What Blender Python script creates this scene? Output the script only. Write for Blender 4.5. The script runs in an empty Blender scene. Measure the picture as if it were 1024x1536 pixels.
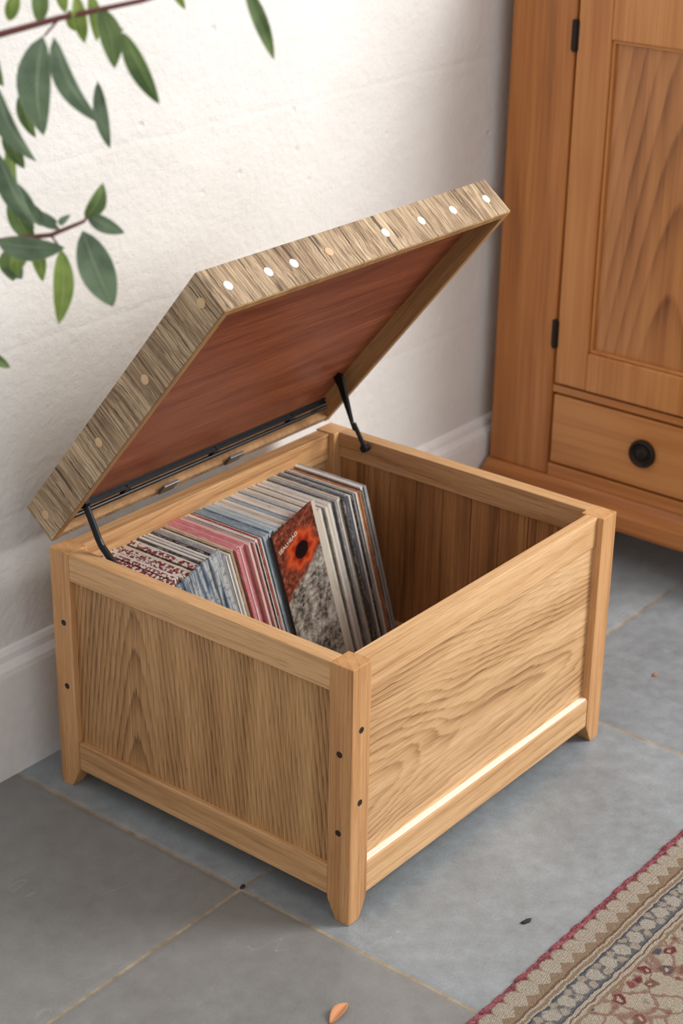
import bpy, bmesh, math, random
from mathutils import Vector, Matrix
random.seed(7)
C = bpy.context.scene.collection
W, D, H = 0.60, 0.522, 0.37

# ------------------------------------------------------------ helpers
def lin(c):
    o = []
    for v in c[:3]:
        v = v/255.0
        o.append(v/12.92 if v <= 0.04045 else ((v+0.055)/1.055)**2.4)
    return (o[0], o[1], o[2], 1.0)

class NT:
    def __init__(s, name):
        s.mat = bpy.data.materials.new(name); s.mat.use_nodes = True
        s.t = s.mat.node_tree; s.n = s.t.nodes; s.l = s.t.links
        s.bsdf = s.n['Principled BSDF']
    def put(s, sock, v):
        if v is None: return
        if isinstance(v, bpy.types.NodeSocket): s.l.new(v, sock)
        else: sock.default_value = v
    def m(s, op, a, b=None, c=None):
        n = s.n.new('ShaderNodeMath'); n.operation = op
        s.put(n.inputs[0], a); s.put(n.inputs[1], b); s.put(n.inputs[2], c)
        return n.outputs[0]
    def comb(s, x, y, z):
        n = s.n.new('ShaderNodeCombineXYZ')
        for i, v in enumerate((x, y, z)): s.put(n.inputs[i], v)
        return n.outputs[0]
    def coords(s):
        t = s.n.new('ShaderNodeTexCoord'); x = s.n.new('ShaderNodeSeparateXYZ')
        s.l.new(t.outputs['Object'], x.inputs[0]); s.vec = t.outputs['Object']
        return x.outputs[0], x.outputs[1], x.outputs[2]
    def noise(s, vec, scale=1, detail=2, rough=.5):
        n = s.n.new('ShaderNodeTexNoise'); s.put(n.inputs['Vector'], vec)
        n.inputs['Scale'].default_value = scale; n.inputs['Detail'].default_value = detail
        n.inputs['Roughness'].default_value = rough
        return n.outputs[0]
    def voro(s, vec, scale=1, feature='F1'):
        n = s.n.new('ShaderNodeTexVoronoi'); n.feature = feature
        s.put(n.inputs['Vector'], vec); n.inputs['Scale'].default_value = scale
        return n
    def ramp(s, f, stops, interp='LINEAR'):
        n = s.n.new('ShaderNodeValToRGB'); s.put(n.inputs[0], f)
        e = n.color_ramp; e.interpolation = interp
        while len(e.elements) < len(stops): e.elements.new(.5)
        for i, (p, c) in enumerate(stops):
            e.elements[i].position = p; e.elements[i].color = c
        return n.outputs[0]
    def mr(s, v, a, b, c=0., d=1.):
        n = s.n.new('ShaderNodeMapRange'); s.put(n.inputs[0], v)
        for i, q in enumerate((a, b, c, d)): n.inputs[i+1].default_value = q
        return n.outputs[0]
    def mix(s, f, a, b, mode='MIX'):
        n = s.n.new('ShaderNodeMix'); n.data_type = 'RGBA'; n.blend_type = mode
        s.put(n.inputs[0], f); s.put(n.inputs[6], a); s.put(n.inputs[7], b)
        return n.outputs[2]
    def rnd(s):
        return s.n.new('ShaderNodeObjectInfo').outputs['Random']
    def bump(s, h, strength=.3, dist=.002):
        n = s.n.new('ShaderNodeBump'); n.inputs['Strength'].default_value = strength
        n.inputs['Distance'].default_value = dist; s.put(n.inputs['Height'], h)
        s.l.new(n.outputs[0], s.bsdf.inputs['Normal'])
    def done(s, col, rough=.5, metal=0., spec=None):
        s.put(s.bsdf.inputs['Base Color'], col); s.put(s.bsdf.inputs['Roughness'], rough)
        s.bsdf.inputs['Metallic'].default_value = metal
        if spec is not None: s.bsdf.inputs['Specular IOR Level'].default_value = spec
        return s.mat

def plain(name, rgb, rough=.5, metal=0.):
    n = NT(name); x, y, z = n.coords()
    f = n.noise(n.vec, 60, 3)
    c = lin(rgb); c2 = tuple(v*.85 for v in c[:3])+(1,)
    return n.done(n.mix(f, c, c2), rough, metal)

def wood(name, dark, mid, light, axis='Z', center=(0, 0), k=.1, space=.008, amp=.02, rand=0., rough=.5, ringw=.3, wav=(5, 5, 1.6), fine=(520, 520, 9), pore=.45, bump=.08, fibw=.40, jagw=.6, tone=0.):
    n = NT(name); X = n.coords()
    p, q, g = {'Z': (X[0], X[1], X[2]), 'X': (X[1], X[2], X[0]), 'Y': (X[0], X[2], X[1])}[axis]
    r0 = n.rnd()
    if rand:
        p = n.m('ADD', p, n.m('MULTIPLY', r0, rand)); q = n.m('ADD', q, n.m('MULTIPLY', r0, -rand*.7)); g = n.m('ADD', g, n.m('MULTIPLY', r0, rand*3.1))
    def sv(a, b, c): return n.comb(n.m('MULTIPLY', p, a), n.m('MULTIPLY', q, b), n.m('MULTIPLY', g, c))
    slow = n.noise(sv(*wav), 1, 3)
    a = n.m('SUBTRACT', p, center[0]); b = n.m('SUBTRACT', q, center[1])
    r = n.m('SQRT', n.m('ADD', n.m('MULTIPLY', a, a), n.m('MULTIPLY', b, b)))
    r = n.m('ADD', r, n.m('MULTIPLY', g, k))
    r = n.m('ADD', r, n.m('MULTIPLY', n.m('SUBTRACT', slow, .5), amp*2))
    jag = n.noise(sv(300, 300, 12), 1, 2)
    r = n.m('ADD', r, n.m('MULTIPLY', n.m('SUBTRACT', jag, .5), space*jagw))
    fr = n.m('FRACT', n.m('ADD', n.m('DIVIDE', r, space), 400))
    ring = n.m('MULTIPLY', n.m('POWER', fr, 2.4), n.mr(fr, 1., .88, 0, 1))
    broad = n.noise(sv(26, 26, 2.2), 1, 3)
    ring = n.m('MULTIPLY', ring, n.mr(broad, .35, .62, .45, 1))
    fib = n.noise(sv(*fine), 1, 3, .7)
    f = n.m('ADD', n.m('MULTIPLY', ring, ringw), n.m('MULTIPLY', n.mr(fib, .3, .7), fibw))
    f = n.m('ADD', f, n.m('MULTIPLY', n.mr(broad, .28, .72), .36))
    if tone: f = n.m('ADD', f, n.m('MULTIPLY', n.m('SUBTRACT', r0, .5), tone))
    col = n.ramp(f, [(.12, light), (.5, mid), (1., dark)])
    pr = n.noise(sv(900, 900, 26), 1, 1)
    if pore: col = n.mix(n.mr(pr, .58, .70, 0, pore), col, dark)
    n.bump(fib, bump, .001)
    return n.done(col, rough)

def link(o, parent=None):
    C.objects.link(o)
    if parent is not None: o.parent = parent
    return o
def ob(name, bm, mat, parent=None, bev=0., smooth=False):
    bmesh.ops.recalc_face_normals(bm, faces=bm.faces[:])
    me = bpy.data.meshes.new(name); bm.to_mesh(me); bm.free()
    if smooth:
        for f in me.polygons: f.use_smooth = True
    o = bpy.data.objects.new(name, me)
    if mat: me.materials.append(mat)
    if bev:
        b = o.modifiers.new('bevel', 'BEVEL'); b.width = bev; b.segments = 2; b.limit_method = 'ANGLE'
    return link(o, parent)
def box(bm, x0, x1, y0, y1, z0, z1):
    vs = [bm.verts.new((x, y, z)) for x in (x0, x1) for y in (y0, y1) for z in (z0, z1)]
    for f in ((0, 1, 3, 2), (4, 6, 7, 5), (0, 4, 5, 1), (2, 3, 7, 6), (0, 2, 6, 4), (1, 5, 7, 3)):
        bm.faces.new([vs[i] for i in f])
    return vs
def bx(*a):
    bm = bmesh.new(); box(bm, *a); return bm
def tube(bm, pts, r, seg=10, caps=True):
    pts = [Vector(p) for p in pts]
    rings = []
    for i, p in enumerate(pts):
        t = (pts[min(i+1, len(pts)-1)]-pts[max(i-1, 0)]).normalized()
        s = t.cross(Vector((0, 0, 1)))
        if s.length < .05: s = t.cross(Vector((0, 1, 0)))
        s.normalize(); u = s.cross(t)
        rr = r[i] if isinstance(r, (list, tuple)) else r
        rings.append([bm.verts.new(p+(s*math.cos(2*math.pi*j/seg)+u*math.sin(2*math.pi*j/seg))*rr) for j in range(seg)])
    for a, b in zip(rings, rings[1:]):
        for j in range(seg): bm.faces.new((a[j], a[(j+1) % seg], b[(j+1) % seg], b[j]))
    if caps: bm.faces.new(rings[0]); bm.faces.new(rings[-1])
def lathe(bm, prof, origin, axis, seg=28):
    """prof: (radius, height) along axis"""
    ax = Vector(axis).normalized(); s = ax.orthogonal().normalized(); u = ax.cross(s); o = Vector(origin)
    rings = []
    for r, h in prof:
        rings.append([bm.verts.new(o+ax*h+(s*math.cos(2*math.pi*j/seg)+u*math.sin(2*math.pi*j/seg))*r) for j in range(seg)])
    for a, b in zip(rings, rings[1:]):
        for j in range(seg): bm.faces.new((a[j], a[(j+1) % seg], b[(j+1) % seg], b[j]))
    bm.faces.new(rings[0]); bm.faces.new(rings[-1])
def tag(o, label, cat, group=None):
    o['label'] = label; o['category'] = cat
    if group: o['group'] = group
    return o
def thing(name, loc, label, cat, group=None):
    o = bpy.data.objects.new(name, None); o.empty_display_size = .05; o.location = loc; C.objects.link(o)
    return tag(o, label, cat, group)
def struct(o):
    o['kind'] = 'structure'; return o

# ------------------------------------------------------------ materials
OL, OM, OD = lin((228, 190, 144)), lin((202, 158, 110)), lin((128, 88, 50))
oak_front = wood('oak_front_panel', OD, OM, OL, 'X', (-.03, .17), .10, .0085, .028, wav=(4, 8, 3.0), ringw=.55, fine=(420, 420, 7))
oak_side = wood('oak_side_panel', lin((112, 76, 43)), lin((176, 132, 84)), lin((206, 164, 114)), 'Z', (-.02, .375), .13, .0078, .008, wav=(7, 8, 1.6), ringw=.6, fine=(420, 420, 7))  # same oak as the front, with the side face's shade put into the colour
oak_z = wood('oak_post', lin((144, 94, 54)), lin((198, 146, 94)), lin((220, 172, 122)), 'Z', (.1, .1), .02, .012, .01, rand=3, ringw=.3, pore=.35, tone=.35)
oak_x = wood('oak_rail_x', lin((148, 100, 58)), lin((206, 160, 110)), lin((230, 190, 142)), 'X', (.1, .1), .02, .011, .012, rand=3, ringw=.35, pore=.4, tone=.3)
oak_y = wood('oak_rail_y', lin((132, 90, 52)), lin((190, 144, 96)), lin((216, 172, 124)), 'Y', (.1, .1), .02, .011, .012, rand=3, ringw=.35, pore=.4, tone=.3)  # rail oak toned darker, side-face shade carried in the colour
ledge_highlight_x = wood('ledge_highlight_oak', lin((226, 212, 186)), lin((250, 240, 222)), lin((254, 248, 236)), 'X', (.1, .1), .0, .02, .01, ringw=.1, pore=.1, rough=.25)  # near-white tone stands in for sunlight caught on the ledge
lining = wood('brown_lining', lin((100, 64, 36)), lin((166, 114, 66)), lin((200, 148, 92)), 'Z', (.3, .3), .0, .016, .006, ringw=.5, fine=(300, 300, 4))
mahog = wood('red_brown_veneer', lin((84, 40, 24)), lin((134, 68, 42)), lin((170, 98, 64)), 'X', (.1, .1), .02, .03, .03, ringw=.16, fine=(300, 300, 10), rough=.42, bump=.05, pore=.3)
lid_in = wood('lid_inner_edge', lin((108, 78, 46)), lin((156, 116, 72)), lin((190, 150, 102)), 'Y', (.1, .1), .0, .012, .01, ringw=.2)
pineL, pineM, pineD = lin((206, 142, 82)), lin((182, 114, 58)), lin((120, 68, 32))
PK = dict(rough=.33, fine=(120, 120, 3), pore=0, bump=.03, jagw=.15, fibw=.28)
pine_z = wood('pine_upright', pineD, pineM, pineL, 'Z', (.1, .1), .03, .026, .02, rand=3, ringw=.25, tone=.35, **PK)
pine_y = wood('pine_cross', pineD, pineM, pineL, 'Y', (.1, .1), .03, .026, .02, rand=3, ringw=.25, tone=.35, **PK)
pine_panel = wood('pine_panel', lin((118, 70, 36)), lin((178, 116, 66)), lin((200, 140, 84)), 'Z', (1.10, .235), .16, .022, .014, ringw=.55, **PK)
black_metal = plain('black_metal', (26, 27, 30), .35, .6)
grey_metal = plain('grey_metal', (120, 122, 124), .35, .8)
screw_m = plain('dark_screw', (34, 26, 22), .6, .0)
white_peg = plain('white_peg', (244, 240, 230), .5)
tan_peg = plain('tan_peg', (214, 180, 138), .5)
iron = plain('dark_iron', (44, 34, 28), .45, .5)

def weather_material():
    n = NT('weathered_wood'); x, y, z = n.coords()
    def sv(a, b, c): return n.comb(n.m('MULTIPLY', x, a), n.m('MULTIPLY', y, b), n.m('MULTIPLY', z, c))
    wob = n.noise(sv(12, 12, 22), 1, 2)
    xx = n.m('ADD', x, n.m('MULTIPLY', wob, .008)); yy = n.m('ADD', y, n.m('MULTIPLY', wob, .008))
    ridge = n.noise(n.comb(n.m('MULTIPLY', xx, 320), n.m('MULTIPLY', yy, 320), n.m('MULTIPLY', z, 9)), 1, 4, .65)
    fine = n.noise(n.comb(n.m('MULTIPLY', xx, 800), n.m('MULTIPLY', yy, 800), n.m('MULTIPLY', z, 40)), 1, 2)
    broad = n.noise(sv(22, 22, 6), 1, 3)
    crack = n.mr(n.noise(n.comb(n.m('MULTIPLY', xx, 130), n.m('MULTIPLY', yy, 130), n.m('MULTIPLY', z, 5)), 1, 3, .7), .35, .39, 1, 0)
    f = n.m('ADD', n.m('MULTIPLY', ridge, .65), n.m('MULTIPLY', broad, .35))
    col = n.ramp(f, [(.36, lin((92, 70, 50))), (.47, lin((150, 124, 96))), (.56, lin((190, 164, 132))), (.68, lin((216, 194, 164)))])
    col = n.mix(n.mr(fine, .5, .7, 0, .4), col, lin((104, 82, 62)))
    col = n.mix(n.m('MULTIPLY', crack, .8), col, lin((58, 43, 31)))
    n.bump(n.m('SUBTRACT', ridge, n.m('MULTIPLY', crack, .5)), .8, .002)
    return n.done(col, .75)
weather = weather_material()

def wall_material():
    n = NT('rough_white_plaster'); x, y, z = n.coords()
    a = n.noise(n.vec, 7, 5, .58); b = n.noise(n.vec, 90, 4, .6); c = n.noise(n.vec, 1.5, 2)
    zz = n.m('ADD', z, n.m('MULTIPLY', a, .02))
    cz = n.m('ABSOLUTE', n.m('SUBTRACT', n.m('FRACT', n.m('DIVIDE', n.m('ADD', zz, .07), .235)), .5))
    line = n.mr(cz, .465, .5)
    h = n.m('ADD', n.m('MULTIPLY', a, 1.5), n.m('MULTIPLY', b, .32)); h = n.m('SUBTRACT', h, n.m('MULTIPLY', line, .10))
    pit = n.voro(n.vec, 12).outputs['Distance']
    h = n.m('SUBTRACT', h, n.m('MULTIPLY', n.mr(pit, .08, .02), .3))
    n.bump(h, .65, .008)
    col = n.ramp(n.m('ADD', n.m('MULTIPLY', a, .5), n.m('MULTIPLY', c, .5)), [(.3, lin((226, 223, 218))), (.7, lin((238, 236, 232)))])
    return n.done(col, .8, spec=.2)
def floor_material():
    n = NT('grey_stone_tiles'); x, y, z = n.coords()
    T = .664
    fx = n.m('FRACT', n.m('ADD', n.m('DIVIDE', n.m('ADD', x, .029), T), 50)); fy = n.m('FRACT', n.m('ADD', n.m('DIVIDE', n.m('SUBTRACT', y, .156), T), 50))
    ex = n.m('MULTIPLY', n.m('MINIMUM', fx, n.m('SUBTRACT', 1, fx)), T); ey = n.m('MULTIPLY', n.m('MINIMUM', fy, n.m('SUBTRACT', 1, fy)), T)
    wob = n.m('MULTIPLY', n.noise(n.vec, 60, 2), .0008)
    e = n.m('SUBTRACT', n.m('MINIMUM', ex, ey), wob)
    grout = n.mr(e, .0016, .0022, 1, 0)
    edge = n.mr(e, .001, .008, 1, 0)
    ix = n.m('FLOOR', n.m('DIVIDE', n.m('ADD', x, .029), T)); iy = n.m('FLOOR', n.m('DIVIDE', n.m('SUBTRACT', y, .156), T))
    wn = n.n.new('ShaderNodeTexWhiteNoise'); n.l.new(n.comb(ix, iy, 0), wn.inputs['Vector'])
    a = n.noise(n.vec, 5, 6, .62); b = n.noise(n.vec, 36, 6, .68); c = n.noise(n.vec, 300, 3)
    f = n.m('ADD', n.m('MULTIPLY', a, .34), n.m('MULTIPLY', b, .34)); f = n.m('ADD', f, n.m('MULTIPLY', wn.outputs['Value'], .16)); f = n.m('ADD', f, n.m('MULTIPLY', c, .16))
    col = n.ramp(f, [(.33, lin((116, 121, 124))), (.5, lin((142, 148, 152))), (.68, lin((166, 172, 176)))])
    left = n.m('LESS_THAN', x, -.029)  # left tiles browner and darker, partly shade put into the colour
    brown = n.m('ADD', n.mr(n.noise(n.comb(x, y, 4.3), 1.6, 4), .5, .75, 0, .3), n.m('MULTIPLY', left, .45))
    col = n.mix(brown, col, lin((122, 114, 104)))
    spk = n.mr(n.noise(n.vec, 60, 4, .8), .66, .74, 0, .28); col = n.mix(spk, col, lin((98, 94, 88)))
    wp = n.comb(n.m('ADD', x, n.m('MULTIPLY', a, .15)), n.m('MULTIPLY', y, 3.2), 0)
    sc = n.mr(n.m('ABSOLUTE', n.m('SUBTRACT', n.noise(wp, 7, 1), .5)), .0, .003, 1, 0)
    col = n.mix(n.m('MULTIPLY', sc, n.mr(n.noise(n.vec, 9, 2), .56, .64, 0, .4)), col, lin((196, 194, 190)))
    col = n.mix(grout, col, n.ramp(b, [(.35, lin((134, 118, 98))), (.65, lin((172, 156, 132)))]))
    n.bump(n.m('SUBTRACT', n.m('ADD', n.m('MULTIPLY', a, .7), n.m('MULTIPLY', c, .10)), n.m('MULTIPLY', edge, .35)), .45, .004)
    return n.done(col, n.mr(b, .3, .7, .30, .5))
wall_m = wall_material(); floor_m = floor_material()
paint = plain('white_skirting_paint', (250, 248, 245), .4)

# ------------------------------------------------------------ setting
bm = bmesh.new(); box(bm, -3.2, 2.6, -3.2, .68, -.05, 0); struct(ob('floor', bm, floor_m))
bm = bmesh.new(); box(bm, -3.2, 2.6, .603, .70, 0, 2.6); struct(ob('wall_back', bm, wall_m))
bm = bmesh.new()
prof = [(.603, 0), (.585, 0), (.585, .160), (.5865, .169), (.5905, .175), (.5935, .179), (.5950, .188), (.5985, .194), (.603, .196)]
ends = []
for X in (-3.2, 2.6): ends.append([bm.verts.new((X, y, z)) for y, z in prof])
for i in range(len(prof)-1): bm.faces.new((ends[0][i], ends[0][i+1], ends[1][i+1], ends[1][i]))
bm.faces.new(ends[0]); bm.faces.new(ends[1])
struct(ob('baseboard_back', bm, paint))

# ------------------------------------------------------------ storage box
root = thing('storage_box', (0, 0, 0), 'oak storage box with its hinged lid propped open, full of record sleeves', 'storage box')
PW = .036; FH = .032
def post(sx, sy):
    bm = bmesh.new()
    X = lambda v: v if sx == 0 else W-v
    Y = lambda v: v if sy == 0 else D-v
    rings = []
    for z, w in ((0, PW-.015), (FH-.004, PW-.001), (FH+.004, PW), (H, PW)):
        rings.append([bm.verts.new((X(a), Y(b), z)) for a, b in ((0, 0), (w, 0), (w, w), (0, w))])
    for a, b in zip(rings, rings[1:]):
        for j in range(4): bm.faces.new((a[j], a[(j+1) % 4], b[(j+1) % 4], b[j]))
    bm.faces.new(rings[0]); bm.faces.new(rings[-1])
    return ob('corner_post', bm, oak_z, root, .0010)
def screw(parent, p, ax):
    bm = bmesh.new(); lathe(bm, [(.0044, -.001), (.0044, .0004), (.0036, .0007), (.0030, .0004), (.0008, .0004)], p, ax, 16)
    return ob('screw', bm, screw_m, parent, smooth=False)
pf = post(0, 0); pl = post(0, 1); pr = post(1, 0); pb = post(1, 1)
screw(pf, (0, .019, .247), (-1, 0, 0)); screw(pf, (0, .019, .133), (-1, 0, 0))
screw(pf, (.018, 0, .281), (0, -1, 0)); screw(pf, (.018, 0, .177), (0, -1, 0))
screw(pl, (0, D-.021, .262), (-1, 0, 0)); screw(pl, (0, D-.021, .163), (-1, 0, 0))
# front
a, b = PW, W-PW
ob('top_rail', bx(a, b, .0098, .028, H-.046, H), oak_x, root, .0008)
ob('bottom_rail', bx(a, b, .001, .026, FH, .0775), oak_x, root, .0018)
o = ob('ledge_highlight', bx(a, b, .0035, .0125, .0770, .0794), ledge_highlight_x, root, .0008); o['label'] = 'pale strip painted as a sunlit highlight along the top of the bottom rail'  # thin added strip, its pale colour paints the sunlit ledge highlight
ob('side_panel', bx(a-.004, b+.004, .0122, .020, .07, H-.042), oak_front, root)
# back
ob('top_rail', bx(a, b, D-.026, D-.002, H-.045, H-.002), oak_x, root, .0012)
ob('bottom_rail', bx(a, b, D-.026, D-.003, FH, .078), oak_x, root, .0018)
ob('side_panel', bx(a-.004, b+.004, D-.018, D-.010, .07, H-.04), oak_front, root)
a, b = PW, D-PW
for s in (0, 1):
    X = (lambda v: v) if s == 0 else (lambda v: W-v)
    def bb(x0, x1, *r): return bx(min(X(x0), X(x1)), max(X(x0), X(x1)), *r)
    ob('top_rail', bb(.0008, .024, a, b, H-.040, H), oak_y, root, .0008)
    ob('bottom_rail', bb(.002, .026, a, b, FH, .076), oak_y, root, .0018)
    ob('side_panel', bb(.009, .015, a-.004, b+.004, .07, H-.036), oak_side, root)
    bm = bmesh.new(); ns = 9; y = a-.004; wd = (b-a+.008)/ns
    x0, x1 = sorted((X(.0155), X(.0185)))
    for i in range(ns):
        box(bm, x0+(.0004 if i % 2 and s else 0), x1-(.0004 if i % 2 and not s else 0), y+i*wd+.0006, y+(i+1)*wd-.0006, .045, H-.038)
    l = ob('inner_lining', bm, lining, root); l['label'] = 'brown vertical slatted inner lining'
ob('floor_panel', bx(.016, W-.016, .021, D-.019, .034, .042), lining, root)

# lid (a part of the box), local: x along hinge, -y towards the free edge, z outward
LW, LD, LT, TH = .5904, .507, .058, .8882
ft = .011
bm = bmesh.new()
box(bm, 0, LW, -LD, -LD+ft, 0, LT-.007)
box(bm, 0, LW, -ft, 0, 0, LT-.007)
box(bm, 0, ft, -LD+ft, -ft, 0, LT-.007)
box(bm, LW-ft, LW, -LD+ft, -ft, 0, LT-.007)
box(bm, 0, LW, -LD, 0, LT-.007, LT)
bmesh.ops.remove_doubles(bm, verts=bm.verts[:], dist=.00001)
lid = ob('lid', bm, weather, root)
lid.location = (.0074, .5253, .3749); lid.rotation_euler = (-TH, 0, 0)
lid['label'] = 'open lid edged in weathered wood with pale round pegs'
def sub(name, bm, mat, **k): return ob(name, bm, mat, lid, **k)
o = sub('lining_panel', bx(ft, LW-ft, -LD+ft, -ft, .026, .032), mahog); o['label'] = 'smooth red-brown underside panel'
bm = bmesh.new(); e = .0016
box(bm, ft, ft+e, -LD+ft, -ft, .0, .026); box(bm, LW-ft-e, LW-ft, -LD+ft, -ft, .0, .026)
box(bm, ft, LW-ft, -LD+ft, -LD+ft+e, .0, .026); box(bm, ft, LW-ft, -ft-e, -ft, .0, .026)
box(bm, .001, LW-.001, -LD+.001, -LD+ft, -.0012, .0); box(bm, .001, ft, -LD+ft, -.001, -.0012, 0); box(bm, LW-ft, LW-.001, -LD+ft, -.001, -.0012, 0)
sub('inner_edging', bm, lid_in)
def peg(p, ax, m):
    bm = bmesh.new(); lathe(bm, [(.0066, -.002), (.0066, .0008), (.0058, .0013), (.001, .0015)], p, ax, 20)
    return sub('peg', bm, m)
for i, s in enumerate((.053, .175, .255, .370, .565, .697, .818, .951)):
    o = peg((s*LW, -LD, LT/2), (0, -1, 0), tan_peg if i == 3 else white_peg)
    if i == 3: o['label'] = 'tan peg among the white ones'
for s in (.042, .343, .613, .954):
    peg((0, -LD*(1-s), LT/2), (-1, 0, 0), tan_peg); peg((LW, -LD*(1-s), LT/2), (1, 0, 0), tan_peg)
bm = bmesh.new()
box(bm, .024, .545, -.0635, -.0575, .010, .013)
box(bm, .024, .545, -.0590, -.0575, .005, .013)
o = sub('hinge_bar', bm, black_metal); o['label'] = 'long thin black metal rail along the hinge'
bm = bmesh.new(); tube(bm, [(.02, -.040, .006), (.56, -.040, .006)], .0030, 10)
for x in (.12, .30, .47):
    box(bm, x-.005, x+.005, -.060, -.037, .006, .011)
sub('hinge_rod', bm, black_metal)
for x in (.20, .34): sub('hinge_plate', bx(x, x+.03, -.026, -.006, -.004, .0005), grey_metal, bev=.0008)
# lid supports
bm = bmesh.new()
tube(bm, [(.030, .480, .438), (.030, .4765, .430), (.031, .458, .390), (.031, .452, .381), (.031, .430, .362), (.029, .415, .352)], .0048, 10)
lathe(bm, [(.008, -.004), (.008, .004), (.004, .006)], (.0285, .480, .438), (1, 0, 0), 14)
lathe(bm, [(.008, -.004), (.008, .004), (.004, .006)], (.030, .418, .354), (1, 0, 0), 14)
o = ob('lid_support', bm, black_metal, root); o['label'] = 'bent black metal arm at the near hinge end'
bm = bmesh.new()
A = Vector((.562, .476, .466)); B = Vector((.564, .425, .363))
def flat(bm, pts, x0, x1):
    v0 = [bm.verts.new((x0, y, z)) for y, z in pts]; v1 = [bm.verts.new((x1, y, z)) for y, z in pts]
    bm.faces.new(v0); bm.faces.new(v1)
    for i in range(len(pts)): bm.faces.new((v0[i], v0[(i+1) % len(pts)], v1[(i+1) % len(pts)], v1[i]))
flat(bm, [(A.y+.010, A.z-.002), (A.y+.004, A.z+.008), (A.y-.006, A.z+.006), (B.y+.024, B.z+.038), (B.y+.016, B.z+.024), (B.y+.022, B.z+.026), (A.y+.000, A.z-.016)], .5600, .5655)
tube(bm, [(.563, B.y+.022, B.z+.036), B], .0036, 10)
lathe(bm, [(.0062, -.005), (.0062, .006), (.003, .008)], B, (1, 0, 0), 14)
o = ob('lid_support', bm, black_metal, root); o['label'] = 'slim black stay at the far hinge end'

# ------------------------------------------------------------ record sleeves
def sleeve_material(name, pattern):
    n = NT(name); x, y, z = n.coords()
    oi = n.n.new('ShaderNodeObjectInfo')
    r = n.m('MULTIPLY', oi.outputs['Random'], 40)
    f = n.noise(n.comb(n.m('MULTIPLY', x, 300), n.m('ADD', n.m('MULTIPLY', y, 50), r), n.m('ADD', n.m('MULTIPLY', z, 30), r)), 1, 4, .7)
    wear = n.noise(n.comb(n.m('MULTIPLY', x, 500), n.m('ADD', n.m('MULTIPLY', y, 240), r), n.m('ADD', n.m('MULTIPLY', z, 200), r)), 1, 3, .7)
    col = n.mix(n.mr(f, .54, .70, 0, .4), oi.outputs['Color'], lin((120, 110, 100)))
    col = n.mix(n.mr(f, .46, .32, 0, .5), col, lin((236, 232, 224)))
    col = n.mix(n.mr(wear, .56, .66, 0, .45), col, lin((216, 210, 200)))
    if pattern:
        d = n.noise(n.comb(n.m('MULTIPLY', x, 200), n.m('ADD', n.m('MULTIPLY', y, 210), r), n.m('ADD', n.m('MULTIPLY', z, 60), r)), 1, 1)
        col = n.mix(n.mr(d, .5, .54, 0, .9), col, lin((226, 220, 208)))
    return n.done(col, .42)
sleeve_m = sleeve_material('printed_card_sleeve', False); pat_m = sleeve_material('dotted_card_sleeve', True)
PHI = math.radians(17.5); SH = .312; ZB = .0425
cols = {'white': (230, 226, 219), 'cream': (214, 202, 180), 'black': (34, 32, 34), 'grey': (150, 151, 152), 'charcoal': (72, 73, 76), 'maroon': (132, 48, 58),
        'red': (164, 66, 58), 'pink': (218, 128, 134), 'pale pink': (226, 182, 176), 'pale blue': (170, 190, 200), 'slate blue': (90, 112, 132), 'brown': (118, 84, 58), 'orange-brown': (186, 118, 62), 'tan': (188, 158, 122), 'olive': (120, 118, 88), 'steel blue': (132, 154, 168)}
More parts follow.
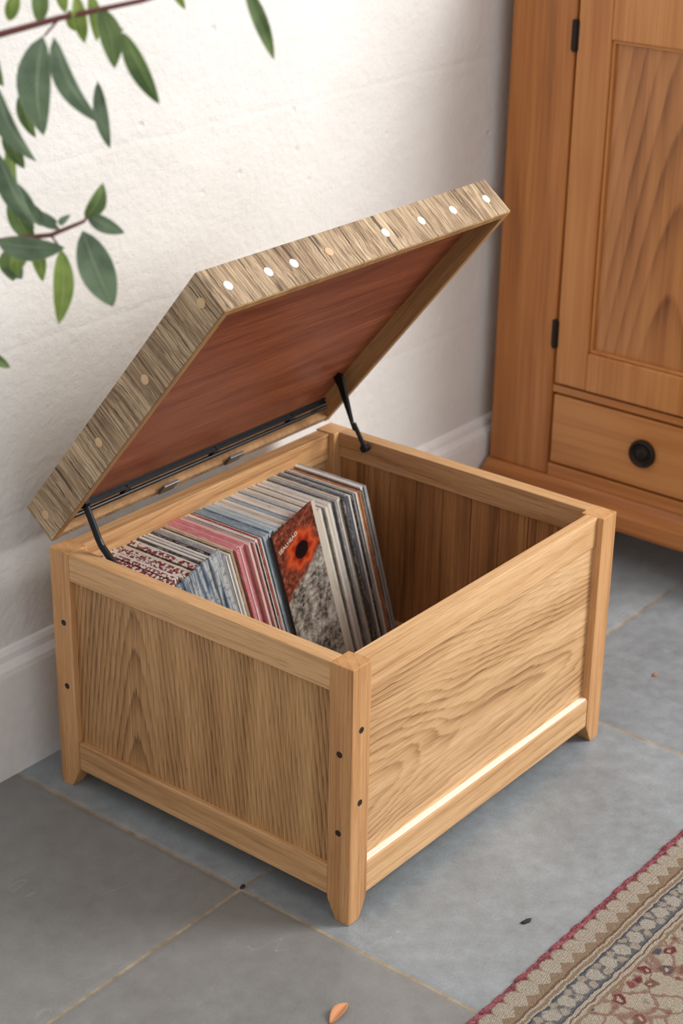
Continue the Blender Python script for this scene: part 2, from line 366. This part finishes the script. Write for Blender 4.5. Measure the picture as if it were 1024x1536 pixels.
seq = [('white', 1, 0, 0), ('charcoal', .6, 0, -1), ('maroon', 1.3, 1, 0), ('white', .5, 0, -1), ('maroon', 1.3, 1, 0), ('black', .5, 0, -2), ('maroon', 1.2, 1, 0), ('white', .6, 0, -1), ('maroon', 1.3, 1, 1), ('charcoal', .5, 0, -2),
       ('maroon', 1.2, 1, 0), ('cream', .8, 0, 0), ('black', .8, 0, -3), ('maroon', 1.1, 1, 0), ('white', .6, 0, 0), ('charcoal', 1., 0, -1), ('white', .5, 0, 1), ('grey', .5, 0, 0), ('white', .4, 0, 1), ('grey', .5, 0, 0), ('white', .6, 0, -1), ('black', 1.0, 0, -3), ('grey', .7, 0, 1), ('white', .4, 0, 0), ('grey', .5, 0, 0), ('white', .6, 0, 0),
       ('brown', .6, 0, -2), ('tan', .5, 0, 0), ('cream', .4, 0, 0), ('pink', .8, 0, 1), ('pink', .6, 0, 1), ('white', .3, 0, 0), ('pink', .7, 0, 2), ('pink', .8, 0, 1), ('pale pink', .7, 0, 1), ('pale pink', .5, 0, 1), ('grey', .4, 0, 0), ('pale pink', .5, 0, 0), ('black', .4, 0, -3), ('white', .6, 0, 0), ('red', .5, 0, 0), ('white', .6, 0, 1), ('steel blue', .8, 0, 1), ('steel blue', .6, 0, 2), ('white', .3, 0, 0),
       ('slate blue', .6, 0, 0), ('pale blue', .8, 0, 1), ('pale blue', .6, 0, 1), ('white', .4, 0, 0), ('pale blue', .6, 0, 0), ('white', .8, 0, 0), ('charcoal', .6, 0, -2), ('cream', .7, 0, 0), ('white', .5, 0, 1), ('brown', .3, 0, 0), ('pale blue', .7, 0, 0), ('pale blue', .5, 0, 1), ('brown', .4, 0, -2), ('white', .7, 0, 0), ('cream', .6, 0, 1), ('white', .5, 0, 0), ('grey', .6, 0, -2),
       ('pale blue', .5, 0, 0), ('cream', .6, 0, 0), ('white', .9, 0, 1), ('charcoal', .4, 0, -2), ('cream', .7, 0, 0), ('white', .8, 0, -1), ('olive', .5, 0, -2), ('white', .7, 0, 1), ('grey', .4, 0, 0), ('cream', .4, 0, 0), ('white', .9, 0, 0), ('charcoal', .6, 0, -3), ('grey', .7, 0, 0), ('white', .5, 0, 0),
       ('cream', .6, 0, 1), ('charcoal', .9, 0, -1), ('slate blue', .5, 0, -1), ('grey', .6, 0, 0), ('white', .6, 0, 0), ('black', .8, 0, -3), ('grey', .8, 0, 0), ('white', .4, 0, 0), ('orange-brown', .8, 0, -2), ('orange-brown', .6, 0, -2), ('charcoal', .8, 0, -3), ('white', .6, 0, 1), ('grey', .9, 0, 0)]
def sleeve_mesh(th, depth, h, m):
    bm = bmesh.new(); vs = box(bm, 0, th, 0, depth, 0, h)
    for v in vs:
        if v.co.z > h*.5: v.co.x = th*.5+(v.co.x-th*.5)*.9
    me = bpy.data.meshes.new('record_sleeve'); bmesh.ops.recalc_face_normals(bm, faces=bm.faces[:]); bm.to_mesh(me); bm.free()
    me.materials.append(m); return me
x = .131; END = .5855
wts = [s[1]*random.uniform(.75, 1.3) for s in seq]
sc = (END-x)/sum(wts); tot = len(seq)
for i, (nm, _w, pat, dh) in enumerate(seq):
    pitch = wts[i]*sc
    th = pitch*math.cos(PHI)-.0002
    h = SH+dh*.0008+random.uniform(-.0018, .0010)
    yf = .366+random.uniform(-.004, .004); d = .497-yf+random.uniform(-.003, 0)
    o = bpy.data.objects.new('record_sleeve', sleeve_mesh(th, d, h, pat_m if pat else sleeve_m)); C.objects.link(o)
    o.location = (x, yf, ZB); o.rotation_euler = (0, -PHI, 0)
    c = lin(cols[nm]); v = random.uniform(.85, 1.08); o.color = tuple(min(1, q*v) for q in c[:3])+(1,)
    lab = 'thin %s-edged record sleeve packed in the row inside the oak box' % nm
    if pat: lab = 'record sleeve with maroon and white dotted edge in the left end of the row'
    if nm == 'pink': lab = 'bright pink-edged record sleeve in the middle of the row inside the oak box'
    if i == tot-1: lab = 'grey record sleeve at the far right end of the row in the box'
    if i == 0: lab = 'white record sleeve at the left end of the row, against the box side'
    tag(o, lab, 'record sleeve', 'record sleeves in the oak box')
    x += pitch

def cover_orange():
    n = NT('orange_flower_cover'); x, y, z = n.coords()
    nz = n.noise(n.vec, 110, 5, .7); nb = n.noise(n.vec, 26, 4, .6)
    dx = n.m('SUBTRACT', x, .052); dz = n.m('SUBTRACT', z, .250)
    r0 = n.m('SQRT', n.m('ADD', n.m('MULTIPLY', dx, dx), n.m('MULTIPLY', dz, dz)))
    an = n.m('ARCTAN2', dz, dx)
    pet = n.m('MULTIPLY', n.m('SINE', n.m('MULTIPLY', an, 7)), .0035)
    rr = n.m('ADD', n.m('ADD', r0, pet), n.m('MULTIPLY', n.m('SUBTRACT', nb, .5), .018))
    flower = n.ramp(n.m('MULTIPLY', rr, 10), [(.16, lin((146, 40, 22))), (.26, lin((204, 84, 44))), (.36, lin((156, 62, 40)))])
    field = n.ramp(nz, [(.35, lin((60, 30, 26))), (.5, lin((112, 54, 40))), (.62, lin((160, 92, 66))), (.74, lin((216, 194, 170)))])
    top = n.mix(n.mr(rr, .028, .040), flower, field)
    top = n.mix(n.mr(n.m('ADD', r0, n.m('MULTIPLY', n.m('SUBTRACT', nz, .5), .010)), .0135, .0155, 1, 0), top, lin((24, 14, 16)))
    low = n.ramp(nb, [(.36, lin((50, 42, 36))), (.48, lin((104, 92, 78))), (.6, lin((192, 184, 170)))])
    low = n.mix(.45, low, n.ramp(nz, [(.42, lin((40, 34, 30))), (.6, lin((220, 214, 204)))]))
    edge = n.m('ADD', z, n.m('ADD', n.m('MULTIPLY', x, -.55), n.m('MULTIPLY', nb, .03)))
    col = n.mix(n.mr(edge, .192, .202), low, top)
    col = n.mix(n.mr(x, .0905, .0915), col, lin((206, 198, 184)))
    col = n.mix(n.mr(x, .0015, .0025, 1, 0), col, lin((40, 30, 28)))
    return n.done(col, .3)
def cover_blue():
    n = NT('blue_photo_cover'); x, y, z = n.coords()
    st = n.noise(n.comb(n.m('MULTIPLY', x, 130), 0, n.m('MULTIPLY', z, 6)), 1, 2)
    nz = n.noise(n.vec, 120, 5, .7)
    col = n.ramp(st, [(.35, lin((54, 66, 84))), (.45, lin((112, 130, 146))), (.55, lin((196, 198, 196))), (.65, lin((86, 96, 106)))])
    col = n.mix(n.mr(nz, .5, .65, 0, .7), col, lin((52, 60, 74)))
    return n.done(col, .35)
def facing(x0, w, h, y, m, label):
    o = ob('record_sleeve', bx(0, w, 0, .0035, 0, h), m)
    o.location = (x0, y, ZB); o.rotation_euler = (0, -PHI, 0)
    tag(o, label, 'record sleeve', 'record sleeves in the oak box'); return o
oc = facing(.358, .098, .309, .3570, cover_orange(), 'sleeve with an orange dark-centred flower cover facing out of the box')
bc = facing(.166, .088, .306, .3570, cover_blue(), 'sleeve with a mottled grey-blue cover facing out at the left of the row')
cu = bpy.data.curves.new('title', 'FONT'); cu.body = 'SEALHEAD'; cu.size = .0092; cu.extrude = .0001
t = bpy.data.objects.new('title_tmp', cu); C.objects.link(t)
dg = bpy.context.evaluated_depsgraph_get(); me = bpy.data.meshes.new_from_object(t.evaluated_get(dg))
bpy.data.objects.remove(t)
me.materials.clear(); me.materials.append(plain('pale_lettering', (236, 226, 206), .6))
t = bpy.data.objects.new('title_lettering', me); link(t, oc); t.location = (.008, -.0004, .272); t.rotation_euler = (math.radians(90), math.radians(-12), 0)
t['label'] = 'small pale title lettering'

# ------------------------------------------------------------ cabinet (fronts face -x)
CX = 1.137; Y1, Y0 = .575, -.057; CT = 1.12; CBACK = 1.56
cab = thing('cupboard', (0, 0, 0), 'honey-brown pine cupboard with panelled door over a drawer, beside the white wall', 'cupboard')
bm = bmesh.new()
box(bm, CX+.02, CBACK, Y0+.004, Y0+.022, .125, CT); box(bm, CX+.02, CBACK, Y1-.022, Y1-.004, .125, CT)
box(bm, CBACK-.012, CBACK, Y0+.022, Y1-.022, .125, CT); box(bm, CX+.03, CBACK-.012, Y0+.022, Y1-.022, .125, .14)
ob('carcass', bm, pine_z, cab, .001)
for y0, y1 in ((Y1-.127, Y1), (Y0, Y0+.127)):
    ob('front_stile', bx(CX, CX+.024, y0, y1, .125, CT), pine_z, cab, .005)
ya, yb = Y0+.127, Y1-.127
ob('cross_rail', bx(CX+.002, CX+.024, ya, yb, .125, .149), pine_y, cab, .002)
ob('cross_rail', bx(CX+.002, CX+.024, ya, yb, .287, .301), pine_y, cab, .002)
ob('cross_rail', bx(CX+.002, CX+.024, ya, yb, 1.01, CT), pine_y, cab, .002)
ob('cabinet_top', bx(CX-.02, CBACK+.01, Y0-.02, Y1+.006, CT, CT+.025), pine_y, cab, .005)
bm = bmesh.new()
pp = [(CX-.026, .072), (CX-.028, .078), (CX-.028, .102), (CX-.024, .109), (CX-.012, .116), (CX-.004, .122), (CX-.001, .126), (CBACK, .126), (CBACK, .072)]
E = [[bm.verts.new((px, yy, pz)) for px, pz in pp] for yy in (Y0-.025, Y1+.002)]
for i in range(len(pp)): bm.faces.new((E[0][i], E[0][(i+1) % len(pp)], E[1][(i+1) % len(pp)], E[1][i]))
bm.faces.new(E[0]); bm.faces.new(E[1])
ob('plinth', bm, pine_y, cab)
for (fx, fy) in ((CX+.0, Y0+.02), (CX+.0, Y1-.06), (CBACK-.07, Y0+.02), (CBACK-.07, Y1-.06)):
    bm = bmesh.new(); lathe(bm, [(.018, 0), (.024, .01), (.030, .045), (.026, .072)], (fx+.03, fy+.02, 0), (0, 0, 1), 20)
    ob('foot', bm, pine_z, cab, smooth=False)
dz0, dz1 = .305, 1.007; st = .064; g = .004
bm = bmesh.new()
box(bm, CX-.001, CX+.020, ya+g, ya+g+st, dz0, dz1); box(bm, CX-.001, CX+.020, yb-g-st, yb-g, dz0, dz1)
box(bm, CX-.0015, CX+.020, ya+g+st, yb-g-st, dz0, dz0+.070); box(bm, CX-.0015, CX+.020, ya+g+st, yb-g-st, .912, dz1)
door = ob('door', bm, pine_z, cab, .003)
o = ob('door_panel', bx(CX+.012, CX+.016, ya+g+st-.002, yb-g-st+.002, dz0+.068, .914), pine_panel, door)
bm = bmesh.new()
u0, u1, v0, v1 = ya+g+st, yb-g-st, dz0+.070, .912
for i, (s0, s1, t0, t1) in enumerate(((u0, u0+.005, v0, v1), (u1-.005, u1, v0, v1), (u0, u1, v0, v0+.005), (u0, u1, v1-.005, v1))):
    box(bm, CX+.004, CX+.013, s0, s1, t0, t1)
ob('panel_moulding', bm, pine_z, door, .002)
for z in (.396, .912):
    bm = bmesh.new(); tube(bm, [(CX-.0025, yb, z-.026), (CX-.0025, yb, z+.026)], .0042, 12); box(bm, CX-.0022, CX-.0005, yb-.007, yb+.007, z-.024, z+.024)
    o = ob('hinge', bm, iron, door)
dr = ob('drawer', bx(CX+.001, CX+.020, ya+.004, yb-.004, .153, .283), pine_y, cab, .003)
k0 = (CX+.001, .256, .219)
bm = bmesh.new()
lathe(bm, [(.0255, 0), (.0255, .004), (.0240, .0075), (.0215, .009), (.0190, .0075), (.0175, .004), (.012, .003), (.0118, .0075), (.009, .0095), (.002, .010)], k0, (-1, 0, 0), 36)
ob('knob', bm, iron, dr, smooth=True)

# ------------------------------------------------------------ rug
def rug_material():
    n = NT('woven_floral_rug'); x, y, z = n.coords()
    v = n.m('SUBTRACT', -.222, y)
    wob = n.noise(n.vec, 70, 3); fine = n.noise(n.vec, 420, 3, .7)
    v = n.m('ADD', v, n.m('MULTIPLY', n.m('SUBTRACT', wob, .5), .008))
    cream = lin((226, 214, 196)); maroon = lin((154, 78, 92)); grey = lin((128, 130, 136)); brown = lin((150, 116, 92)); dkb = lin((92, 100, 114)); sand = lin((184, 158, 132))
    band = n.ramp(n.m('DIVIDE', v, .2), [(.0, maroon), (.04, sand), (.215, brown), (.232, cream), (.25, sand), (.27, cream), (.285, dkb), (.30, grey), (.43, dkb), (.445, cream), (.465, brown), (.48, cream), (.50, sand)], 'CONSTANT')
    def tri(p, off=0.):
        return n.m('ABSOLUTE', n.m('SUBTRACT', n.m('MULTIPLY', n.m('FRACT', n.m('ADD', n.m('DIVIDE', x, p), 20.+off)), 2), 1))
    t = tri(.026)
    dome = n.m('SQRT', n.m('SUBTRACT', 1.0001, n.m('MULTIPLY', t, t)))
    tooth = n.m('LESS_THAN', v, n.m('MULTIPLY_ADD', t, .011, .003))
    fan = n.m('MULTIPLY', n.m('GREATER_THAN', v, n.m('MULTIPLY_ADD', dome, -.016, .024)), n.m('LESS_THAN', v, n.m('MULTIPLY_ADD', t, -.012, .040)))
    col = n.mix(fan, band, cream)
    ribs = n.m('GREATER_THAN', n.m('SINE', n.m('MULTIPLY', v, 1500)), .55)
    col = n.mix(n.m('MULTIPLY', n.m('MULTIPLY', fan, ribs), .35), col, sand)
    col = n.mix(tooth, col, maroon)
    def blob(p, off, yc, r, soft=.0025):
        a = n.m('MULTIPLY', n.m('SUBTRACT', n.m('FRACT', n.m('ADD', n.m('DIVIDE', x, p), 20.+off)), .5), p)
        b = n.m('SUBTRACT', v, yc)
        d = n.m('SQRT', n.m('ADD', n.m('MULTIPLY', a, a), n.m('MULTIPLY', b, b)))
        d = n.m('ADD', d, n.m('MULTIPLY', n.m('SUBTRACT', n.noise(n.vec, 130, 4, .65), .5), .016))
        return n.mr(d, r, r+soft, 1, 0)
    col = n.mix(blob(.032, 0, .072, .0095), col, lin((220, 212, 198)))
    col = n.mix(blob(.032, .5, .080, .005), col, lin((210, 198, 180)))
    col = n.mix(blob(.032, .5, .064, .004), col, lin((206, 194, 176)))
    vv = n.comb(n.m('ADD', x, n.m('MULTIPLY', wob, .02)), n.m('ADD', y, n.m('MULTIPLY', n.noise(n.vec, 60, 2), .02)), 0)
    vo = n.voro(vv, 42); sep = n.n.new('ShaderNodeSeparateColor'); n.l.new(vo.outputs['Color'], sep.inputs[0])
    motif = n.ramp(sep.outputs[0], [(0, lin((142, 62, 68))), (.35, brown), (.55, lin((168, 98, 94))), (.8, dkb)], 'CONSTANT')
    fld = n.mix(n.mr(vo.outputs['Distance'], .32, .44, 1, 0), lin((222, 208, 186)), motif)
    ve = n.voro(vv, 27, 'DISTANCE_TO_EDGE').outputs['Distance']
    fld = n.mix(n.mr(ve, .03, .07, .7, 0), fld, lin((166, 108, 96)))
    fld = n.mix(n.mr(vo.outputs['Distance'], .10, .16, 1, 0), fld, cream)
    col = n.mix(n.m('GREATER_THAN', v, .104), col, fld)
    col = n.mix(n.mr(fine, .4, .7, 0, .45), col, lin((150, 130, 112)))
    wv = n.m('SINE', n.m('MULTIPLY', x, 2200)); wy = n.m('SINE', n.m('MULTIPLY', y, 2200))
    n.bump(n.m('ADD', n.m('MULTIPLY', n.m('MULTIPLY', wv, wy), .5), n.m('MULTIPLY', fine, 1.8)), 1., .004)
    return n.done(col, .95, spec=.1)
rug_m = rug_material()
rug = thing('rug', (0, 0, 0), 'woven rug with faded maroon scalloped edge and cream floral borders on the grey tiles', 'rug')
bm = bmesh.new(); N = 90; x0, x1 = -.62, 1.5
top, botm = [], []
rows = [-.226, -.230, -.5, -1.45, -1.454]
for j, yy in enumerate(rows):
    zz = (.003, .0065, .0065, .0065, .003)[j]
    top.append([bm.verts.new((x0+(x1-x0)*i/N, yy+(.0012*math.sin(i*2.1) if j < 2 else 0), zz+.0006*math.sin(i*.7))) for i in range(N+1)])
bb = [[bm.verts.new((x0+(x1-x0)*i/N, yy, 0)) for i in range(N+1)] for yy in (rows[0], rows[-1])]
allr = [bb[0]]+top+[bb[1]]
for a, b in zip(allr, allr[1:]):
    for i in range(N): bm.faces.new((a[i], a[i+1], b[i+1], b[i]))
for i in range(N): bm.faces.new((bb[0][i], bb[1][i], bb[1][i+1], bb[0][i+1]))
for k in (0, N): bm.faces.new([r[k] for r in allr])
ob('rug_body', bm, rug_m, rug)
def edge_mat():
    n = NT('maroon_wool_edge'); n.coords(); f = n.noise(n.vec, 260, 4, .7); n.bump(f, 1., .003)
    return n.done(n.mix(n.mr(f, .35, .65), lin((124, 56, 72)), lin((188, 122, 130))), .95, spec=.05)
bm = bmesh.new(); nn = 1000; rr = random.Random(3); a0 = []; b0 = []; c0 = []
per = 12; amp = [rr.uniform(.003, .0065) for _ in range(nn//per+2)]
for i in range(nn+1):
    xx = x0+(x1-x0)*i/nn; k = i/per
    out = amp[int(k)]*math.sqrt(max(0, 1-(2*(k % 1)-1)**2))
    a0.append(bm.verts.new((xx, -.2250+out, .0002))); b0.append(bm.verts.new((xx, -.2262+out*.8, .0040+.0006*math.sin(i*.9)))); c0.append(bm.verts.new((xx, -.2325, .0072+.0005*math.sin(i*1.7))))
for i in range(nn):
    bm.faces.new((a0[i], a0[i+1], b0[i+1], b0[i])); bm.faces.new((b0[i], b0[i+1], c0[i+1], c0[i]))
o = ob('rug_edging', bm, edge_mat(), rug, smooth=True); o['label'] = 'faded maroon scalloped woollen edging'

# ------------------------------------------------------------ plant
def leaf_mat(name, a, b, back):
    n = NT(name); x, y, z = n.coords()
    uv = n.n.new('ShaderNodeUVMap'); s = n.n.new('ShaderNodeSeparateXYZ'); n.l.new(uv.outputs[0], s.inputs[0])
    u, v = s.outputs[0], s.outputs[1]
    rib = n.mr(n.m('ABSOLUTE', n.m('SUBTRACT', u, .5)), .012, .04, 1, 0)
    side = n.m('ABSOLUTE', n.m('SUBTRACT', u, .5))
    vein = n.m('POWER', n.m('MULTIPLY_ADD', n.m('SINE', n.m('MULTIPLY', n.m('SUBTRACT', v, n.m('MULTIPLY', side, .5)), 90)), .5, .5), 6)
    c = n.mix(n.mr(n.noise(n.vec, 36, 3), .35, .65), a, b)
    c = n.mix(n.m('MULTIPLY', vein, .18), c, back); c = n.mix(n.m('MULTIPLY', rib, .6), c, back)
    c = n.mix(n.mr(side, .45, .49, 0, .4), c, back)
    tr = n.n.new('ShaderNodeBsdfTranslucent'); n.put(tr.inputs[0], c)
    mx = n.n.new('ShaderNodeMixShader'); mx.inputs[0].default_value = .35
    n.l.new(n.bsdf.outputs[0], mx.inputs[1]); n.l.new(tr.outputs[0], mx.inputs[2])
    n.l.new(mx.outputs[0], n.n['Material Output'].inputs[0])
    return n.done(c, .28)
lm1 = leaf_mat('green_leaf', lin((72, 98, 54)), lin((114, 138, 82)), lin((170, 186, 128)))
lm2 = leaf_mat('grey_green_leaf', lin((84, 106, 82)), lin((122, 144, 116)), lin((172, 188, 156)))
lm3 = leaf_mat('bright_leaf', lin((104, 134, 54)), lin((148, 172, 84)), lin((198, 210, 142)))
stem_m = plain('reddish_stem', (128, 72, 66), .6); bark_m = plain('brown_bark', (104, 82, 60), .8)
plant = thing('potted_shrub', (-.60, .34, 0), 'potted leafy shrub reaching in at the upper left before the white wall', 'plant')
PO = Vector((-.60, .34, 0)); R_ = Vector((.621, -.784, 0)); F_ = Vector((.784, .621, 0)); Z_ = Vector((0, 0, 1))
O_ = Vector((-.213, -.146, 0)) + R_*(-.302) + Z_*1.175 - PO
def P(a, b, d=0.): return O_ + R_*((a*.985-b*.026)*.000594) - Z_*(b*.000606) + F_*d
def leaf(base, tip, w, d=0., m=None, roll=0., bend=.16):
    A = P(*base, d); B = P(*tip, d+random.uniform(-.015, .015)); w = w*.0006
    L = (B-A).length; t = (B-A).normalized()
    nrm = -F_*math.cos(roll)+t.cross(F_)*math.sin(roll); nrm = (nrm-t*nrm.dot(t)).normalized(); s = t.cross(nrm)
    bm = bmesh.new(); uvl = bm.loops.layers.uv.new('UVMap'); NL, NW = 12, 6; g = []
    sw = random.uniform(-.06, .06)*L
    for i in range(NL+1):
        f = i/NL; ww = w*.5*(math.sin(math.pi*min(1, f**.85))**.75 if 0 < f < 1 else 0.02); row = []
        for j in range(NW+1):
            q = j/NW*2-1
            p = A+t*(L*f)+s*(ww*q+sw*math.sin(math.pi*f))+nrm*(abs(q)*ww*.34+math.sin(math.pi*f)*L*bend*.5)
            row.append((bm.verts.new(p), (j/NW, f)))
        g.append(row)
    for i in range(NL):
        for j in range(NW):
            q = (g[i][j], g[i][j+1], g[i+1][j+1], g[i+1][j]); fc = bm.faces.new([v[0] for v in q])
            for lp, vv in zip(fc.loops, q): lp[uvl].uv = vv[1]
    return ob('leaf', bm, m or lm1, plant, smooth=True)
LV = [((62, 50), (57, 196), 60, 0, lm2), ((84, 45), (150, 172), 42, -.02, lm2), ((138, 120), (154, 222), 22, .02, lm2), ((52, 38), (50, -30), 26, .02, lm1),
      ((112, -10), (122, 62), 22, .0, lm3), ((94, 20), (100, 54), 16, .03, lm3), ((148, 8), (170, 92), 34, .0, lm1), ((184, 40), (238, 140), 36, -.01, lm1), ((358, -20), (405, 88), 24, .03, lm1),
      ((240, -20), (266, 24), 14, .05, lm3), ((-12, 118), (44, 236), 46, .0, lm2), ((-6, 188), (22, 252), 26, .02, lm1), ((-14, 225), (36, 342), 44, .01, lm2), ((2, 205), (8, 300), 22, .04, lm3),
      ((120, 318), (147, 266), 28, .0, lm1), ((120, 316), (180, 342), 26, .01, lm2), ((118, 332), (162, 454), 54, -.01, lm2), ((82, 366), (78, 478), 32, .0, lm3),
      ((-15, 352), (88, 362), 44, -.01, lm2), ((34, 372), (50, 420), 22, .02, lm3), ((0, 372), (-4, 430), 36, .02, lm1), ((20, 360), (10, 402), 24, .0, lm3), ((74, 330), (50, 312), 12, .01, lm2), ((78, 326), (100, 308), 12, .0, lm2),
      ((-20, 270), (46, 338), 30, .03, lm2), ((-50, 530), (-10, 566), 18, .0, lm1), ((-30, 60), (-6, 130), 34, .03, lm1), ((6, 35), (20, -10), 22, .02, lm3), ((86, 28), (80, -30), 20, .04, lm3),
      ((-6, 300), (30, 372), 34, .03, lm1), ((-10, 395), (12, 425), 30, .03, lm2), ((120, 5), (132, 70), 20, .06, lm3), ((96, 25), (112, 70), 22, .06, lm1), ((10, 150), (34, 215), 26, .05, lm1), ((-5, 310), (62, 350), 26, .05, lm1), ((30, 320), (76, 345), 18, .03, lm2)]
for i, (a, b, w, d, m) in enumerate(LV): leaf(a, b, w, d, m, roll=random.uniform(-.6, .6))
for i in range(34):
    a = random.uniform(-560, -190); b = random.uniform(-260, 600); an = random.uniform(.7, 2.5)
    leaf((a, b), (a+110*math.cos(an), b+110*math.sin(an)), random.uniform(28, 46), random.uniform(-.12, .1), random.choice((lm1, lm2, lm3)), roll=random.uniform(-.7, .7))
def twig(pts, r0, r1, m=stem_m):
    bm = bmesh.new(); n = len(pts); tube(bm, pts, [r0+(r1-r0)*i/(n-1) for i in range(n)], 8); return ob('twig', bm, m, plant, smooth=True)
T0 = Vector((.0, .0, .75)); T1 = Vector((.01, 0, .98))
twig([T1, P(-200, 120), P(-60, 62), P(0, 48), P(88, 24), P(210, -2), P(300, -30), P(356, -34)], .0045, .0012)
twig([T0, P(-240, 420, .02), P(-90, 372), P(0, 352), P(66, 344), P(118, 322), P(124, 314)], .0045, .0011)
twig([P(66, 344), P(82, 366)], .0012, .001); twig([P(88, 24), P(64, 50)], .0012, .001); twig([P(140, 12), P(182, 40)], .0012, .001)
twig([T1, P(-120, 150, .02), P(-30, 190, .02), P(-14, 240, .01)], .004, .0012)
twig([P(-240, 420, .02), P(-120, 500), P(-50, 530)], .003, .001)
twig([P(-200, 120), P(-150, 20), P(-60, -60), P(40, -60), P(120, -50)], .003, .0014)
bm = bmesh.new(); tube(bm, [(0, 0, .18), (.01, 0, .45), (0, 0, .75), (.01, 0, .98), (-.01, .0, 1.3)], [.013, .011, .009, .007, .003], 10)
ob('trunk', bm, bark_m, plant, smooth=True)
bm = bmesh.new(); lathe(bm, [(.075, 0), (.08, .005), (.11, .19), (.116, .195), (.116, .215), (.104, .215), (.10, .19), (.02, .185)], (0, 0, 0), (0, 0, 1), 36)
ob('pot', bm, plain('terracotta', (170, 104, 74), .8), plant, smooth=False)
bm = bmesh.new(); lathe(bm, [(.099, .180), (.099, .194), (.02, .198)], (0, 0, 0), (0, 0, 1), 30); ob('soil', bm, plain('soil', (60, 46, 36), .95), plant)

# ------------------------------------------------------------ litter on the floor
def crumb(loc, sx, sy, sz, m, name, label, cat, rot):
    bm = bmesh.new(); bmesh.ops.create_icosphere(bm, subdivisions=2, radius=1)
    for v in bm.verts:
        v.co = Vector((v.co.x*sx*(1+.25*math.sin(5*v.co.y)), v.co.y*sy*(1+.2*math.sin(7*v.co.x)), (v.co.z+.95)*sz))
        v.co.z = max(v.co.z, 0)
    o = ob(name, bm, m, smooth=True); o.location = (loc[0], loc[1], 0.0); o.rotation_euler = (0, 0, rot); return tag(o, label, cat)
dk = plain('dark_debris', (44, 38, 34), .8); og = plain('orange_debris', (176, 110, 70), .8)
crumb((.153, -.168), .0085, .0032, .0018, dk, 'seed_husk', 'dark husk lying on the grey tile near the rug', 'seed husk', -.3)
crumb((.817, .026), .006, .0036, .0014, og, 'leaf_fragment', 'tiny orange flake on the tile to the right of the box', 'leaf fragment', .2)
crumb((-.024, .157), .005, .0028, .0018, dk, 'dirt_crumb', 'small dark crumb on the floor joint left of the box', 'crumb', .2)
def dry_leaf():
    bm = bmesh.new(); g = []
    for i in range(9):
        f = i/8; w = .0075*math.sin(math.pi*min(.97, f*.9+.06))
        g.append([bm.verts.new((f*.040-.020, q*w, .0008+.006*abs(q)**1.5*math.sin(math.pi*f)+.002*f)) for q in (-1, -.5, 0, .5, 1)])
    for a, b in zip(g, g[1:]):
        for j in range(4): bm.faces.new((a[j], a[j+1], b[j+1], b[j]))
    o = ob('dry_leaf', bm, plain('dry_leaf', (210, 146, 100), .7), smooth=True)
    so = o.modifiers.new('s', 'SOLIDIFY'); so.thickness = .0006
    o.location = (-.137, -.095, .0004); o.rotation_euler = (0, 0, .15)
    tag(o, 'curled orange dry leaf on the tiles at the bottom of the photo', 'dry leaf')
dry_leaf()

# ------------------------------------------------------------ light, world, camera
sc_ = bpy.context.scene
w = bpy.data.worlds.new('world'); sc_.world = w; w.use_nodes = True
w.node_tree.nodes['Background'].inputs[0].default_value = (.99, .99, 1.0, 1); w.node_tree.nodes['Background'].inputs[1].default_value = .76
def area(name, loc, target, size, energy, col):
    l = bpy.data.lights.new(name, 'AREA'); l.shape = 'RECTANGLE'; l.size = size[0]; l.size_y = size[1]; l.energy = energy; l.color = col
    o = bpy.data.objects.new(name, l); C.objects.link(o); o.location = loc
    o.rotation_euler = (Vector(target)-Vector(loc)).to_track_quat('-Z', 'Y').to_euler(); return o
area('window_light', (2.0, -2.1, 2.2), (.3, .3, .3), (1.2, 1.6), 112, (1, .98, .955))
sc_.view_settings.view_transform = 'Standard'
cd = bpy.data.cameras.new('camera'); cam = bpy.data.objects.new('camera', cd); C.objects.link(cam)
yaw, pit, roll, f = .67, -.42762, .01661, 2705.54
fw = Vector((math.cos(pit)*math.cos(yaw), math.cos(pit)*math.sin(yaw), math.sin(pit)))
r = fw.cross(Z_).normalized(); u = r.cross(fw)
r2 = r*math.cos(roll)+u*math.sin(roll); u2 = -r*math.sin(roll)+u*math.cos(roll)
M = Matrix((r2, u2, -fw)).transposed().to_4x4(); M.translation = Vector((-1.46734, -1.14044, 1.42319)); cam.matrix_world = M
cd.sensor_fit = 'HORIZONTAL'; cd.sensor_width = 36; cd.lens = f/1024*36
cd.dof.use_dof = True; cd.dof.focus_distance = 2.33; cd.dof.aperture_fstop = 7.5
sc_.camera = cam
